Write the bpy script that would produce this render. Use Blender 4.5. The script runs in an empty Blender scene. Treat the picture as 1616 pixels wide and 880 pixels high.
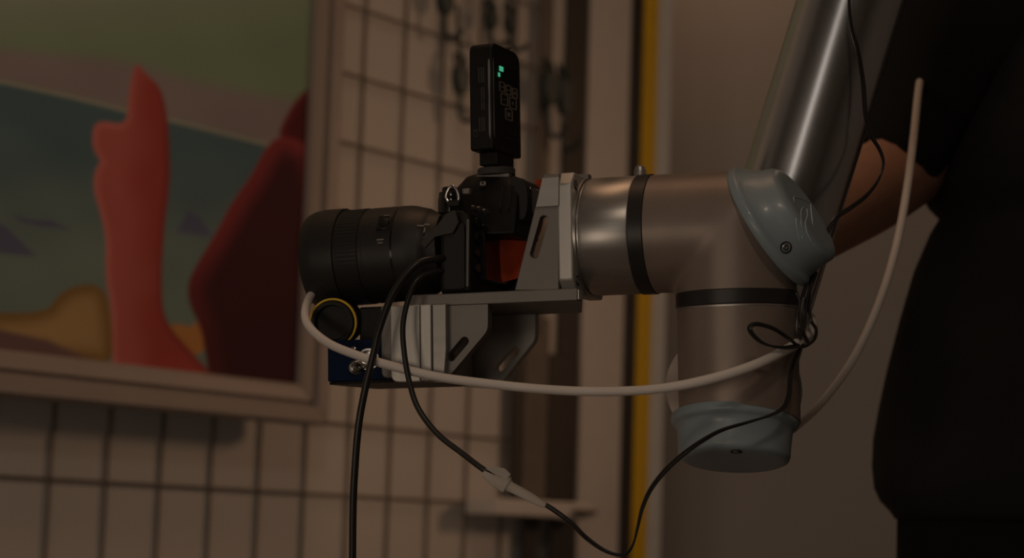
import bpy, bmesh, math, random
import numpy as np
from mathutils import Vector, Matrix
random.seed(4)
C = bpy.context.scene.collection
SC = bpy.context.scene

# ------------------------------------------------------------------ camera
FPX = 3400.0
_up = np.array([882, 27800, 3400.0]); _up /= np.linalg.norm(_up)
cf = np.array([0, math.sqrt(1 - _up[2] ** 2), _up[2]])
_rz = _up[0]; _ry = -cf[2] * _rz / cf[1]
cr = np.array([math.sqrt(1 - _rz * _rz - _ry * _ry), _ry, _rz])
cu = np.cross(cr, cf)
CAM = np.array([0, 0, 0.92])
cam_data = bpy.data.cameras.new('camera'); cam = bpy.data.objects.new('camera', cam_data); C.objects.link(cam)
cam_data.sensor_width = 36; cam_data.lens = 36 * FPX / 1616
cam_data.clip_start = 0.05
cam_data.dof.use_dof = True; cam_data.dof.focus_distance = 1.50; cam_data.dof.aperture_fstop = 6.4
cam.matrix_world = Matrix(((cr[0], cu[0], -cf[0], CAM[0]), (cr[1], cu[1], -cf[1], CAM[1]), (cr[2], cu[2], -cf[2], CAM[2]), (0, 0, 0, 1)))
SC.camera = cam

# ------------------------------------------------------------------ light
WARM = (1.0, 0.57, 0.32)
SOFT = (1.0, 0.79, 0.60)
w = bpy.data.worlds.new('world'); SC.world = w; w.use_nodes = True
w.node_tree.nodes['Background'].inputs[0].default_value = (1.0, 0.68, 0.45, 1)
w.node_tree.nodes['Background'].inputs[1].default_value = 0.019

def area(name, loc, target, size, energy, color=WARM, size_y=None, spread=180):
    l = bpy.data.lights.new(name, 'AREA'); l.energy = energy; l.color = color; l.size = size
    if size_y: l.shape = 'RECTANGLE'; l.size_y = size_y
    l.spread = math.radians(spread)
    o = bpy.data.objects.new(name, l); C.objects.link(o); o.location = loc
    o.rotation_euler = (Vector(target) - Vector(loc)).to_track_quat('-Z', 'Y').to_euler()
    return o
area('side_lamp', (2.2, 3.25, 1.75), (-0.42, 2.90, 1.15), 0.35, 0.80, spread=62)
area('front_lamp', (0.02, -0.2, 2.35), (0.15, 1.5, 1.15), 0.22, 2.5, color=SOFT)
area('tube_stripe_light', (-0.45, -0.45, 1.47), (0.2, 1.55, 1.25), 0.24, 0.50, color=(1, 0.90, 0.80), size_y=0.5)  # added light, placed so the forearm tube mirrors it as a stripe
area('left_fill', (-1.05, -0.1, 0.85), (0.05, 1.5, 1.1), 0.45, 2.0, color=SOFT)  # added fill that brightens the aluminium faces
area('low_left_fill', (-0.5, -0.45, 0.90), (0.05, 1.5, 1.1), 0.35, 0.8, color=SOFT)  # added fill reaching the far slotted plate
area('overhead_fill', (-0.1, 1.8, 2.85), (-0.6, 2.6, 0.6), 0.8, 1.75, spread=95)  # added overhead fill, narrowed onto the left wall
area('back_wall_fill', (0.30, 3.72, 2.35), (0.34, 4.15, 1.5), 0.35, 0.72)  # added light that shapes the falloff on the back wall
vs = SC.view_settings
vs.view_transform = 'Standard'; vs.look = 'None'; vs.gamma = 1; vs.use_curve_mapping = False; vs.exposure = 0.0
SC.display_settings.display_device = 'sRGB'

# ------------------------------------------------------------------ helpers
def P(px, py, d):
    return CAM + d * (cf + cr * (px - 808) / FPX + cu * (440 - py) / FPX)
def ray(px, py):
    return cf + cr * (px - 808) / FPX + cu * (440 - py) / FPX
PW = P(535, 223, 3.09)
Wd = np.array([0.58737, 0.80932, 0]); Wd /= np.linalg.norm(Wd)
Wn = np.array([Wd[1], -Wd[0], 0])
def hit(px, py, off=0.0):
    d = ray(px, py); t = ((PW + Wn * off - CAM) @ Wn) / (d @ Wn)
    q = CAM + t * d
    return (q - PW) @ Wd, q[2]
def WP(s, off, z):                       # point on / in front of the left wall
    q = PW + Wd * s + Wn * off
    return np.array([q[0], q[1], z])

# robot frame: x along the wrist to the right, y away, z up
def w3(v): return cr * v[0] + cu * v[1] + cf * v[2]
EX = w3((0.95, 0.0415, -0.30)); EX /= np.linalg.norm(EX)
EZ = w3((-0.015, 0.996, 0.09)); EZ -= EX * (EX @ EZ); EZ /= np.linalg.norm(EZ)
EY = np.cross(EZ, EX)
OR = P(1160, 363, 1.50)
RM = np.array([EX, EY, EZ])
FRAME = Matrix(((EX[0], EY[0], EZ[0], OR[0]), (EX[1], EY[1], EZ[1], OR[1]), (EX[2], EY[2], EZ[2], OR[2]), (0, 0, 0, 1)))
def Lp(px, py, yl=0.0):                  # pixel -> robot-frame x, z on the plane y = yl
    o = RM @ (CAM - OR); d = RM @ ray(px, py)
    t = (yl - o[1]) / d[1]
    q = o + t * d
    return q[0], q[2]
def toL(p): return RM @ (np.array(p) - OR)
def lin(c): 
    return tuple(((v / 255) / 12.92 if v / 255 <= 0.04045 else (((v / 255) + 0.055) / 1.055) ** 2.4) for v in c)

MATS = {}
def mat(name, rgb, rough=0.5, metal=0.0, var=0.12, scale=30, bump=0.0, bscale=200, aniso=0, emit=None, stretch=None, coat=0, spec=0.5):
    if name in MATS: return MATS[name]
    m = bpy.data.materials.new(name); m.use_nodes = True; nt = m.node_tree; b = nt.nodes['Principled BSDF']
    tc = nt.nodes.new('ShaderNodeTexCoord'); src = tc.outputs['Object']
    if stretch:
        mp = nt.nodes.new('ShaderNodeMapping'); mp.inputs['Scale'].default_value = stretch
        nt.links.new(src, mp.inputs['Vector']); src = mp.outputs['Vector']
    n = nt.nodes.new('ShaderNodeTexNoise'); n.inputs['Scale'].default_value = scale; n.inputs['Detail'].default_value = 4
    nt.links.new(src, n.inputs['Vector'])
    r = nt.nodes.new('ShaderNodeValToRGB')
    a = [max(0, c * (1 - var)) for c in rgb]; z = [min(1, c * (1 + var)) for c in rgb]
    r.color_ramp.elements[0].color = (*a, 1); r.color_ramp.elements[1].color = (*z, 1)
    r.color_ramp.elements[0].position = 0.3; r.color_ramp.elements[1].position = 0.7
    nt.links.new(n.outputs['Fac'], r.inputs['Fac']); nt.links.new(r.outputs['Color'], b.inputs['Base Color'])
    b.inputs['Roughness'].default_value = rough; b.inputs['Metallic'].default_value = metal
    b.inputs['Specular IOR Level'].default_value = spec
    if coat: b.inputs['Coat Weight'].default_value = coat
    if aniso: b.inputs['Anisotropic'].default_value = aniso
    if bump:
        n2 = nt.nodes.new('ShaderNodeTexNoise'); n2.inputs['Scale'].default_value = bscale; nt.links.new(src, n2.inputs['Vector'])
        bp = nt.nodes.new('ShaderNodeBump'); bp.inputs['Strength'].default_value = bump; bp.inputs['Distance'].default_value = 0.001
        nt.links.new(n2.outputs['Fac'], bp.inputs['Height']); nt.links.new(bp.outputs['Normal'], b.inputs['Normal'])
    if emit:
        b.inputs['Emission Color'].default_value = (*emit[0], 1); b.inputs['Emission Strength'].default_value = emit[1]
    MATS[name] = m
    return m

def tag(o, label=None, cat=None, group=None, kind=None):
    if label: o['label'] = label
    if cat: o['category'] = cat
    if group: o['group'] = group
    if kind: o['kind'] = kind
    return o
def empty(name, label, cat, M=None, loc=None, group=None):
    o = bpy.data.objects.new(name, None); o.empty_display_size = 0.02; C.objects.link(o)
    if M is not None: o.matrix_world = M
    if loc is not None: o.location = loc
    return tag(o, label, cat, group)

class MB:
    def __init__(s): s.bm = bmesh.new()
    def box(s, lo, hi, M=None):
        vs_ = [s.bm.verts.new((x, y, z)) for x in (lo[0], hi[0]) for y in (lo[1], hi[1]) for z in (lo[2], hi[2])]
        for f in ((0, 1, 3, 2), (4, 6, 7, 5), (0, 4, 5, 1), (2, 3, 7, 6), (0, 2, 6, 4), (1, 5, 7, 3)): s.bm.faces.new([vs_[i] for i in f])
        if M is not None: bmesh.ops.transform(s.bm, matrix=M, verts=vs_)
        return s
    def prism(s, outer, y0, y1, holes=(), M=None):       # polygon in x,z extruded along y
        loops = []
        new = []
        for poly in [outer] + list(holes):
            a = [s.bm.verts.new((p[0], y0, p[1])) for p in poly]; b = [s.bm.verts.new((p[0], y1, p[1])) for p in poly]
            n = len(a); new += a + b
            for i in range(n): s.bm.faces.new((a[i], a[(i + 1) % n], b[(i + 1) % n], b[i]))
            loops.append((a, b))
        if not holes:
            s.bm.faces.new(loops[0][0]); s.bm.faces.new(loops[0][1][::-1])
        else:
            for k in (0, 1):
                es = []
                for l in loops:
                    v = l[k]
                    for i in range(len(v)): es.append(s.bm.edges.get((v[i], v[(i + 1) % len(v)])))
                bmesh.ops.triangle_fill(s.bm, edges=es, use_beauty=True)
        if M is not None: bmesh.ops.transform(s.bm, matrix=M, verts=new)
        return s
    def lathe(s, prof, c=(0, 0, 0), axis=(0, 0, 1), n=48, sx=1.0, ref=None, ring=False):  # prof: (t along axis, radius)
        ax = Vector(axis).normalized(); r_ = Vector(ref) if ref else (Vector((0, 0, 1)) if abs(ax.z) < 0.9 else Vector((1, 0, 0)))
        u_ = (r_ - ax * r_.dot(ax)).normalized(); v_ = ax.cross(u_); c = Vector(c)
        rings = []
        for t, rad in prof:
            if rad < 1e-7: rings.append([s.bm.verts.new(c + ax * t)])
            else: rings.append([s.bm.verts.new(c + ax * t + u_ * (rad * math.cos(2 * math.pi * i / n)) + v_ * (rad * sx * math.sin(2 * math.pi * i / n))) for i in range(n)])
        for a, b in zip(rings, rings[1:]):
            if len(a) == 1 and len(b) == 1: continue
            for i in range(n):
                j = (i + 1) % n
                if len(a) == 1: s.bm.faces.new((a[0], b[j], b[i]))
                elif len(b) == 1: s.bm.faces.new((a[i], a[j], b[0]))
                else: s.bm.faces.new((a[i], a[j], b[j], b[i]))
        if ring:
            for i in range(n): s.bm.faces.new((rings[-1][i], rings[-1][(i + 1) % n], rings[0][(i + 1) % n], rings[0][i]))
            return s
        if len(rings[0]) > 1: s.bm.faces.new(rings[0][::-1])
        if len(rings[-1]) > 1: s.bm.faces.new(rings[-1])
        return s
    def cyl(s, a, b, r, n=24, r2=None):
        a = Vector(a); b = Vector(b); d = b - a
        return s.lathe([(0, r), (d.length, r if r2 is None else r2)], a, d, n)
    def tube(s, pts, r, n=12, sub=8, closed=False, offset=None, flat=None):
        pts = [Vector(p) for p in pts]
        rr = r if isinstance(r, (list, tuple)) else [r] * len(pts)
        out = []; rad = []
        m = len(pts)
        rng = m if closed else m - 1
        for i in range(rng):
            if closed: p0, p1, p2, p3 = pts[i - 1], pts[i], pts[(i + 1) % m], pts[(i + 2) % m]
            else: p0, p1, p2, p3 = pts[max(i - 1, 0)], pts[i], pts[i + 1], pts[min(i + 2, m - 1)]
            ra, rb = rr[i], rr[(i + 1) % m]
            for k in range(sub):
                t = k / sub
                out.append(0.5 * ((2 * p1) + (p2 - p0) * t + (2 * p0 - 5 * p1 + 4 * p2 - p3) * t * t + (3 * p1 - p0 - 3 * p2 + p3) * t ** 3))
                rad.append(ra + (rb - ra) * t)
        if not closed: out.append(pts[-1]); rad.append(rr[-1])
        N = len(out); T = []
        for i in range(N):
            a = out[(i - 1) % N] if closed or i > 0 else out[0]; b = out[(i + 1) % N] if closed or i < N - 1 else out[-1]
            T.append((b - a).normalized())
        up = Vector((0.3, 0.5, 0.8)); nrm = (up - T[0] * up.dot(T[0])).normalized()
        rings = []
        for i in range(N):
            nrm = (nrm - T[i] * nrm.dot(T[i])).normalized(); bi = T[i].cross(nrm)
            c = out[i]
            if offset:
                ang = offset[1] * i + offset[2]; c = c + (nrm * math.cos(ang) + bi * math.sin(ang)) * offset[0]
            fl = flat or 1.0
            rings.append([s.bm.verts.new(c + nrm * (rad[i] * math.cos(2 * math.pi * k / n)) + bi * (rad[i] * fl * math.sin(2 * math.pi * k / n))) for k in range(n)])
        for i in range(N if closed else N - 1):
            a, b = rings[i], rings[(i + 1) % N]
            for k in range(n): s.bm.faces.new((a[k], a[(k + 1) % n], b[(k + 1) % n], b[k]))
        if not closed: s.bm.faces.new(rings[0][::-1]); s.bm.faces.new(rings[-1])
        return s
    def loft(s, rings, n=28, caps=True):            # rings: (center, a-vector, b-vector)
        R = []
        for c, a, b in rings:
            c, a, b = Vector(c), Vector(a), Vector(b)
            R.append([s.bm.verts.new(c + a * math.cos(2 * math.pi * k / n) + b * math.sin(2 * math.pi * k / n)) for k in range(n)])
        for p, q in zip(R, R[1:]):
            for k in range(n): s.bm.faces.new((p[k], p[(k + 1) % n], q[(k + 1) % n], q[k]))
        if caps: s.bm.faces.new(R[0][::-1]); s.bm.faces.new(R[-1])
        return s
    def build(s, name, m, parent=None, smooth=True, bevel=0, seg=2, angle=35, label=None, subsurf=0):
        bmesh.ops.recalc_face_normals(s.bm, faces=s.bm.faces)
        me = bpy.data.meshes.new(name); s.bm.to_mesh(me); s.bm.free()
        o = bpy.data.objects.new(name, me); C.objects.link(o); me.materials.append(m)
        if smooth:
            me.shade_smooth()
            if not subsurf: me.set_sharp_from_angle(angle=math.radians(angle))
        if bevel:
            b = o.modifiers.new('bevel', 'BEVEL'); b.width = bevel; b.segments = seg; b.limit_method = 'ANGLE'; b.angle_limit = math.radians(35); b.harden_normals = False
        if subsurf:
            b = o.modifiers.new('subdivision', 'SUBSURF'); b.levels = subsurf; b.render_levels = subsurf
        if parent: o.parent = parent
        if label: o['label'] = label
        return o

def arcpoly(pts, r, seg=5):              # polygon with rounded corners
    out = []
    n = len(pts)
    for i in range(n):
        p = Vector(pts[i]); a = (Vector(pts[i - 1]) - p); b = (Vector(pts[(i + 1) % n]) - p)
        ri = r[i] if isinstance(r, (list, tuple)) else r
        if ri <= 0: out.append(tuple(p)); continue
        ri = min(ri, a.length * 0.48, b.length * 0.48)
        a = p + a.normalized() * ri; b = p + b.normalized() * ri
        for k in range(seg + 1):
            t = k / seg
            out.append(tuple((1 - t) ** 2 * a + 2 * t * (1 - t) * p + t * t * b))
    return out
def slot(a, b, r, n=7):                  # stadium hole between two points
    a, b = Vector(a), Vector(b); d = (b - a).normalized(); nn = Vector((-d.y, d.x)); out = []
    for c, s_ in ((b, 1), (a, -1)):
        for k in range(n):
            t = -math.pi / 2 + math.pi * k / (n - 1)
            out.append(tuple(c + d * (s_ * r * math.cos(t)) + nn * (s_ * r * math.sin(t))))
    return out

# ------------------------------------------------------------------ materials
M_wall = mat('wall_paint', (0.66, 0.65, 0.64), 0.75, var=0.03, scale=4)
M_back = mat('back_wall_paint', (0.60, 0.58, 0.57), 0.8, var=0.03, scale=3)
M_wire = mat('mesh_wire', (0.22, 0.19, 0.17), 0.45, 0.2)
M_frame = mat('frame_paint', (0.30, 0.268, 0.258), 0.5, var=0.04, scale=12)
M_trimw = mat('trim_white', (0.76, 0.75, 0.75), 0.5, var=0.03)
M_trimg = mat('trim_cool_white', (0.86, 0.93, 0.98), 0.45, var=0.03)
M_black = mat('black_gap', (0.03, 0.027, 0.025), 0.6)
M_yellow = mat('yellow_paint', (0.95, 0.62, 0.01), 0.5, var=0.05)
M_rack = mat('rack_steel', (0.05, 0.044, 0.04), 0.5, 0.2)
M_rackg = mat('rack_panel', (0.17, 0.145, 0.125), 0.6)
M_hook = mat('hook_metal', (0.055, 0.075, 0.078), 0.4, 0.5)
M_floor = mat('floor_concrete', (0.22, 0.19, 0.17), 0.6, var=0.2, scale=3)
M_body = mat('robot_paint', (0.31, 0.245, 0.21), 0.42, 0.25, var=0.05, scale=60, bump=0.06, bscale=900)
M_steel = mat('brushed_steel', (0.50, 0.48, 0.46), 0.38, 0.85, var=0.08, scale=25, aniso=0.4, stretch=(1, 1, 12))
M_tube = mat('brushed_tube', (0.62, 0.62, 0.63), 0.25, 1.0, var=0.06, scale=40, stretch=(1, 1, 0.05))
M_ring = mat('ring_rubber', (0.028, 0.026, 0.026), 0.4)
M_lid = mat('lid_plastic', (0.33, 0.41, 0.46), 0.36, var=0.03, coat=0.1)
M_lidline = mat('lid_emblem', (0.55, 0.68, 0.75), 0.35)
M_screw = mat('screw_steel', (0.55, 0.54, 0.52), 0.25, 1.0)
M_hole = mat('hole_black', (0.012, 0.011, 0.01), 0.5)
M_alu = mat('machined_aluminium', (0.36, 0.345, 0.33), 0.42, 0.6, var=0.10, scale=14, stretch=(1, 1, 6))
M_alub = mat('bright_aluminium', (0.58, 0.57, 0.55), 0.42, 0.4, var=0.10, scale=10, stretch=(6, 6, 1))
M_alud = mat('satin_aluminium', (0.22, 0.21, 0.20), 0.5, 0.5, var=0.08, scale=20)
M_navy = mat('navy_panel', (0.006, 0.018, 0.058), 0.6, spec=0.1)
M_blk = mat('camera_black', (0.011, 0.0105, 0.010), 0.5, var=0.15, scale=200, bump=0.12, bscale=1500, spec=0.25)
M_blkg = mat('gloss_black', (0.018, 0.017, 0.017), 0.18)
M_lens = mat('lens_black', (0.020, 0.019, 0.018), 0.5)
M_rub = mat('rubber_black', (0.012, 0.012, 0.012), 0.65)
M_glass = mat('lens_glass', (0.01, 0.012, 0.02), 0.05, coat=1)
M_strap = mat('strap_grey', (0.06, 0.055, 0.05), 0.7, bump=0.2, bscale=800)
M_orange = mat('orange_strap', (0.62, 0.075, 0.012), 0.7)
M_mark = mat('print_grey', (0.34, 0.32, 0.30), 0.6)
M_markd = mat('print_dim', (0.20, 0.165, 0.13), 0.6)
M_green = mat('green_led', (0.02, 0.25, 0.12), 0.4, emit=((0.10, 0.80, 0.42), 0.42))
M_cabk = mat('cable_black', (0.022, 0.02, 0.019), 0.33)
M_wirek = mat('thin_wire_black', (0.03, 0.028, 0.027), 0.25)
M_cabw = mat('cable_white', (0.86, 0.80, 0.76), 0.5, var=0.04)
M_tape = mat('paper_tape', (0.62, 0.56, 0.50), 0.75, var=0.06, scale=60, bump=0.2, bscale=300)
M_skin = mat('skin', (0.58, 0.33, 0.24), 0.5, var=0.08, scale=30)
M_shirt = mat('shirt_black', (0.022, 0.022, 0.022), 0.9, var=0.15, scale=12, bump=0.2, bscale=600, spec=0.15)
M_trou = mat('trousers_black', (0.011, 0.010, 0.010), 0.9, spec=0.15)
M_hair = mat('hair_dark', (0.02, 0.013, 0.01), 0.5)

# ------------------------------------------------------------------ setting
def flatbox(name, corners_xy, z0, z1, m, kind='structure'):
    mb = MB(); a = [mb.bm.verts.new((x, y, z0)) for x, y in corners_xy]; b = [mb.bm.verts.new((x, y, z1)) for x, y in corners_xy]
    n = len(a)
    for i in range(n): mb.bm.faces.new((a[i], a[(i + 1) % n], b[(i + 1) % n], b[i]))
    mb.bm.faces.new(a[::-1]); mb.bm.faces.new(b)
    o = mb.build(name, m, smooth=False)
    if kind: o['kind'] = kind
    return o
BY = 4.15
XR = 2.6
flatbox('floor', [(-3.2, -2.5), (XR + 0.1, -2.5), (XR + 0.1, BY + 0.1), (-3.2, BY + 0.1)], -0.08, 0, M_floor)
flatbox('ceiling', [(-3.2, -2.5), (XR + 0.1, -2.5), (XR + 0.1, BY + 0.1), (-3.2, BY + 0.1)], 3.0, 3.08, M_wall)
flatbox('wall_back', [(0.0, BY), (XR + 0.1, BY), (XR + 0.1, BY + 0.1), (0.0, BY + 0.1)], 0, 3.0, M_back)
s_end = hit(932, 0)[0]
def strip(name, s0, s1, o0, o1, z0, z1, m, kind='structure'):
    return flatbox(name, [tuple(WP(s, o, 0)[:2]) for s, o in ((s0, o0), (s1, o0), (s1, o1), (s0, o1))], z0, z1, m, kind)
flatbox('wall_right', [(XR, -2.5), (XR + 0.1, -2.5), (XR + 0.1, BY), (XR, BY)], 0, 3.0, M_back)
strip('wall_left', -3.4, s_end, -0.10, 0.0, 0, 3.0, M_wall)
def bar(name, px0, px1, off0, off1, m):
    strip(name, hit(px0, 0, off1)[0], hit(px1, 0, off1)[0], off0, off1, 0, 3.0, m)
bar('trim_1', 933, 997, -0.10, 0.008, M_trimw)
bar('gap_strip', 998, 1017, -0.12, 0.008, M_black)  # black bar drawn in for the dark gap beside the yellow one
bar('trim_3', 1017, 1040, -0.10, 0.008, M_yellow)
bar('trim_4', 1041, 1062, -0.10, 0.008, M_trimg)

# wire mesh on the left wall
mesh_root = empty('wire_mesh_panel', 'dark wire grid panel fixed over the pale wall behind the camera rig', 'wire mesh', loc=tuple(WP(-0.3, 0.012, 0)))
def wchild(mb, name, m, parent, **k):
    o = mb.build(name, m, None, **k); o.parent = parent; o.matrix_parent_inverse = Matrix.Translation(-Vector(parent.location)); return o
s_mesh1 = hit(866, 0)[0]
k = -12
while True:
    s = 0.0455 + 0.0932 * k
    if s > s_mesh1 - 0.02: break
    wchild(MB().cyl(WP(s, 0.0035, 0.30), WP(s, 0.0035, 2.28), 0.0020, 8), 'vertical_wire', M_wire, mesh_root); k += 1
for j in range(-8, 8):
    z = 1.4816 + 0.1005 * j
    wchild(MB().cyl(WP(-1.08, 0.008, z), WP(s_mesh1, 0.008, z), 0.0019, 8), 'horizontal_wire', M_wire, mesh_root)
wchild(MB().cyl(WP(s_mesh1, 0.006, 0.3), WP(s_mesh1, 0.006, 2.3), 0.004, 10), 'edge_rod', M_wire, mesh_root)

# dark storage rack at the far end of the mesh
rk = empty('storage_rack', 'dark steel rack standing between the wire grid and the white door post', 'rack', loc=tuple(WP(0.5, 0.05, 0)))
def rbox(name, px0, px1, py, off0, off1, z0, z1, m, lab=None):
    s0 = hit(px0, py, off1)[0]; s1 = hit(px1, py, off1)[0]
    mb = MB(); a = []
    for z in (z0, z1): a.append([mb.bm.verts.new(WP(s, o, z)) for s, o in ((s0, off0), (s1, off0), (s1, off1), (s0, off1))])
    for i in range(4): mb.bm.faces.new((a[0][i], a[0][(i + 1) % 4], a[1][(i + 1) % 4], a[1][i]))
    mb.bm.faces.new(a[0][::-1]); mb.bm.faces.new(a[1])
    return wchild(mb, name, m, rk, smooth=False, bevel=0.003, label=lab)
zy = lambda py: hit(880, py, 0.04)[1]
rbox('upright', 897, 931, 0, 0.001, 0.006, zy(788), 2.3, M_rack)
rbox('upright', 857, 872, 0, 0.012, 0.020, zy(530), 2.3, M_rackg)
rbox('upright', 812, 828, 620, 0.012, 0.020, zy(790), zy(505), M_rack)
rbox('panel', 829, 866, 620, 0.012, 0.020, zy(790), zy(500), M_rackg)
rbox('panel', 867, 914, 620, 0.012, 0.020, zy(788), zy(556), M_rack)
rbox('shelf_beam', 782, 938, 804, 0.013, 0.07, zy(817), zy(792), M_trimw, 'pale horizontal beam')
rbox('leg', 828, 849, 850, 0.012, 0.020, 0, zy(818), M_rack)
rbox('leg', 870, 911, 850, 0.012, 0.020, 0, zy(818), M_rack)
rbox('bracket', 916, 943, 806, 0.07, 0.085, zy(811), zy(802), M_rackg)

# hooks hanging on the mesh
HG = 'metal hooks hanging on the wire grid'
def hook(label, px, py0, py1, wpx, cord=0, o=0.03):
    s, z1 = hit(px, py0, o); z0 = hit(px, py1, o)[1]; wd = wpx * 0.00135
    root = empty('hanging_hook', label, 'hook', loc=tuple(WP(s, o, z0)), group=HG)
    h = z1 - z0
    if cord: wchild(MB().cyl(WP(s, o, z1 - 0.005), WP(s, o - 0.012, z1 + cord), 0.003, 8), 'cord', M_hook, root)
    mb = MB(); pl = []
    for a, b in ((-0.5, 1), (0.5, 1), (0.5, 0.72), (0.22, 0.5), (-0.22, 0.5), (-0.5, 0.72)):
        pl.append((a * wd, b * h))
    Mx = Matrix(((Wd[0], Wn[0], 0, WP(s, o, z0)[0]), (Wd[1], Wn[1], 0, WP(s, o, z0)[1]), (0, 0, 1, z0), (0, 0, 0, 1)))
    mb.prism(arcpoly(pl, 0.004, 3), -0.007, 0.007, M=Mx)
    wchild(mb, 'clamp_block', M_hook, root, bevel=0.002)
    wchild(MB().tube([WP(s, o, z0 + h * 0.52), WP(s, o, z0 + h * 0.2), WP(s + 0.006, o + 0.004, z0), WP(s + 0.016, o + 0.015, z0 + h * 0.05), WP(s + 0.018, o + 0.02, z0 + h * 0.2)], 0.004, 8, 5), 'hook_shank', M_hook, root)
    wchild(MB().tube([WP(s - 0.012, o, z1), WP(s - 0.010, o - 0.005, z1 + 0.02), WP(s + 0.010, o - 0.005, z1 + 0.02), WP(s + 0.012, o, z1)], 0.003, 8, 5), 'loop', M_hook, root)
hook('dark clamp hook topmost on the wire grid, above and left of the flash trigger', 703, -12, 58, 24, 0.12)
hook('longest clamp hook, hanging on a strap just left of the flash trigger', 728, 108, 190, 24, 0.10)
hook('small grey hook above the flash trigger, the left one of a pair', 776, 22, 70, 17, 0.10)
hook('small grey hook above the flash trigger, the right one of a pair', 806, 28, 78, 17, 0.10)
hook('wide grey clamp hook on the grid edge beside the dark rack post', 868, 118, 215, 30, 0.03, 0.045)
hook('broad grey clamp hook hanging in front of the dark rack post', 891, 128, 236, 26, 0.03, 0.045)

# ------------------------------------------------------------------ painting
pt = empty('framed_painting', 'painting of red shapes on green in a pale moulded frame hung on the wire grid', 'painting', loc=tuple(WP(-0.6, 0.06, 1.07)))
OF = 0.085
sR, zB = hit(470, 606, OF)[0], hit(470, 606, OF)[1]
sR = hit(483, 300, OF)[0]
sL = sR - 0.86; zT = zB + 1.02
NX, NZ = 330, 390
ss = np.linspace(sL, sR, NX); zz = np.linspace(zB, zT, NZ)
G = np.array([[WP(s, OF - 0.004, z) for s in ss] for z in zz]).reshape(-1, 3)
q = G - CAM; dd = q @ cf
pxy = np.stack([808 + FPX * (q @ cr) / dd, 440 - FPX * (q @ cu) / dd], 1)
def sdf(poly):
    poly = np.array(poly, float); d = np.full(len(pxy), 1e9); ins = np.zeros(len(pxy), bool)
    for i in range(len(poly)):
        a, b = poly[i - 1], poly[i]; e = b - a; v = pxy - a
        t = np.clip((v @ e) / max(e @ e, 1e-9), 0, 1); pr = v - t[:, None] * e
        d = np.minimum(d, np.hypot(pr[:, 0], pr[:, 1]))
        c = ((a[1] > pxy[:, 1]) != (b[1] > pxy[:, 1]))
        with np.errstate(divide='ignore', invalid='ignore'):
            xi = a[0] + (pxy[:, 1] - a[1]) / (b[1] - a[1] if b[1] != a[1] else 1e-9) * e[0]
        ins ^= c & (pxy[:, 0] < xi)
    return np.where(ins, -d, d)
def smth(poly, it=2):
    p = np.array(poly, float)
    for _ in range(it):
        qn = np.roll(p, -1, 0); p = np.stack([0.75 * p + 0.25 * qn, 0.25 * p + 0.75 * qn], 1).reshape(-1, 2)
    return p
ILL = np.array([0.128, 0.075, 0.045])     # what the lamps give a white surface there
def pig(c): return np.clip(np.array(lin(c)) / ILL, 0, 1)
X, Y = pxy[:, 0], pxy[:, 1]
nz = (np.sin(X * 0.021 + Y * 0.013) + np.sin(X * 0.043 - Y * 0.031 + 1.3) + np.sin(X * 0.011 + Y * 0.057 + 2)) / 3
def mix(a, b, t): return a * (1 - t[:, None]) + b * t[:, None]
def step(a, b, v): 
    t = np.clip((v - a) / (b - a), 0, 1); return t * t * (3 - 2 * t)
col = mix(np.tile(pig((69, 61, 45)), (len(X), 1)), pig((57, 54, 35)), step(-80, 110, Y + 0.1 * X + 12 * nz))
top = [(-400, 40), (0, 78), (150, 92), (215, 100), (300, 128), (420, 152), (520, 170), (560, 300), (405, 226), (270, 192), (195, 176), (112, 155), (0, 131), (-400, 60)]
col = mix(col, pig((64, 48, 39)), step(16, -14, sdf(top)))
low = [(-500, 40), (0, 131), (112, 155), (195, 176), (270, 192), (405, 226), (560, 268), (560, 800), (-500, 800)]
dl = sdf(low)
col = mix(col, pig((74, 62, 45)), step(9, 2, np.abs(dl + 1)))
g = mix(np.tile(pig((36, 38, 33)), (len(X), 1)), pig((52, 49, 37)), step(170, 430, Y - 0.15 * X + 25 * nz))
col = mix(col, g, step(3, -3, dl))
for pl in ([(-20, 340), (0, 352), (15, 362), (58, 405), (-20, 398)], [(22, 338), (48, 346), (82, 347), (112, 363), (62, 357), (30, 349)], [(278, 366), (297, 331), (318, 345), (335, 374), (300, 370)]):
    col = mix(col, pig((40, 32, 36)), 0.85 * step(3, -3, sdf(pl)))
yl_ = smth([(-300, 480), (0, 495), (75, 491), (88, 470), (112, 452), (150, 447), (172, 466), (182, 580), (128, 563), (-300, 560)])
d_ = sdf(yl_); col = mix(col, mix(np.tile(pig((80, 53, 27)), (len(X), 1)), pig((62, 38, 15)), step(-30, -2, d_)), step(2.5, -2.5, d_))
d_ = sdf([(-300, 500), (0, 520), (75, 536), (145, 568), (150, 640), (-300, 640)]); col = mix(col, pig((52, 31, 24)), step(4, -4, d_))
d_ = sdf(smth([(260, 514), (285, 510), (300, 517), (312, 505), (322, 516), (325, 556), (300, 560), (262, 540)])); col = mix(col, pig((84, 46, 18)), step(3, -3, d_))
d_ = sdf(smth([(500, 132), (478, 145), (462, 165), (448, 190), (436, 220), (500, 240)])); col = mix(col, mix(np.tile(pig((38, 10, 8)), (len(X), 1)), pig((52, 13, 10)), step(-16, -1, d_)), step(3, -3, d_))
dr = smth([(510, 250), (470, 220), (442, 214), (420, 230), (398, 275), (366, 318), (336, 376), (308, 420), (295, 450), (299, 482), (315, 512), (322, 542), (330, 600), (330, 680), (520, 680)])
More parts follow.
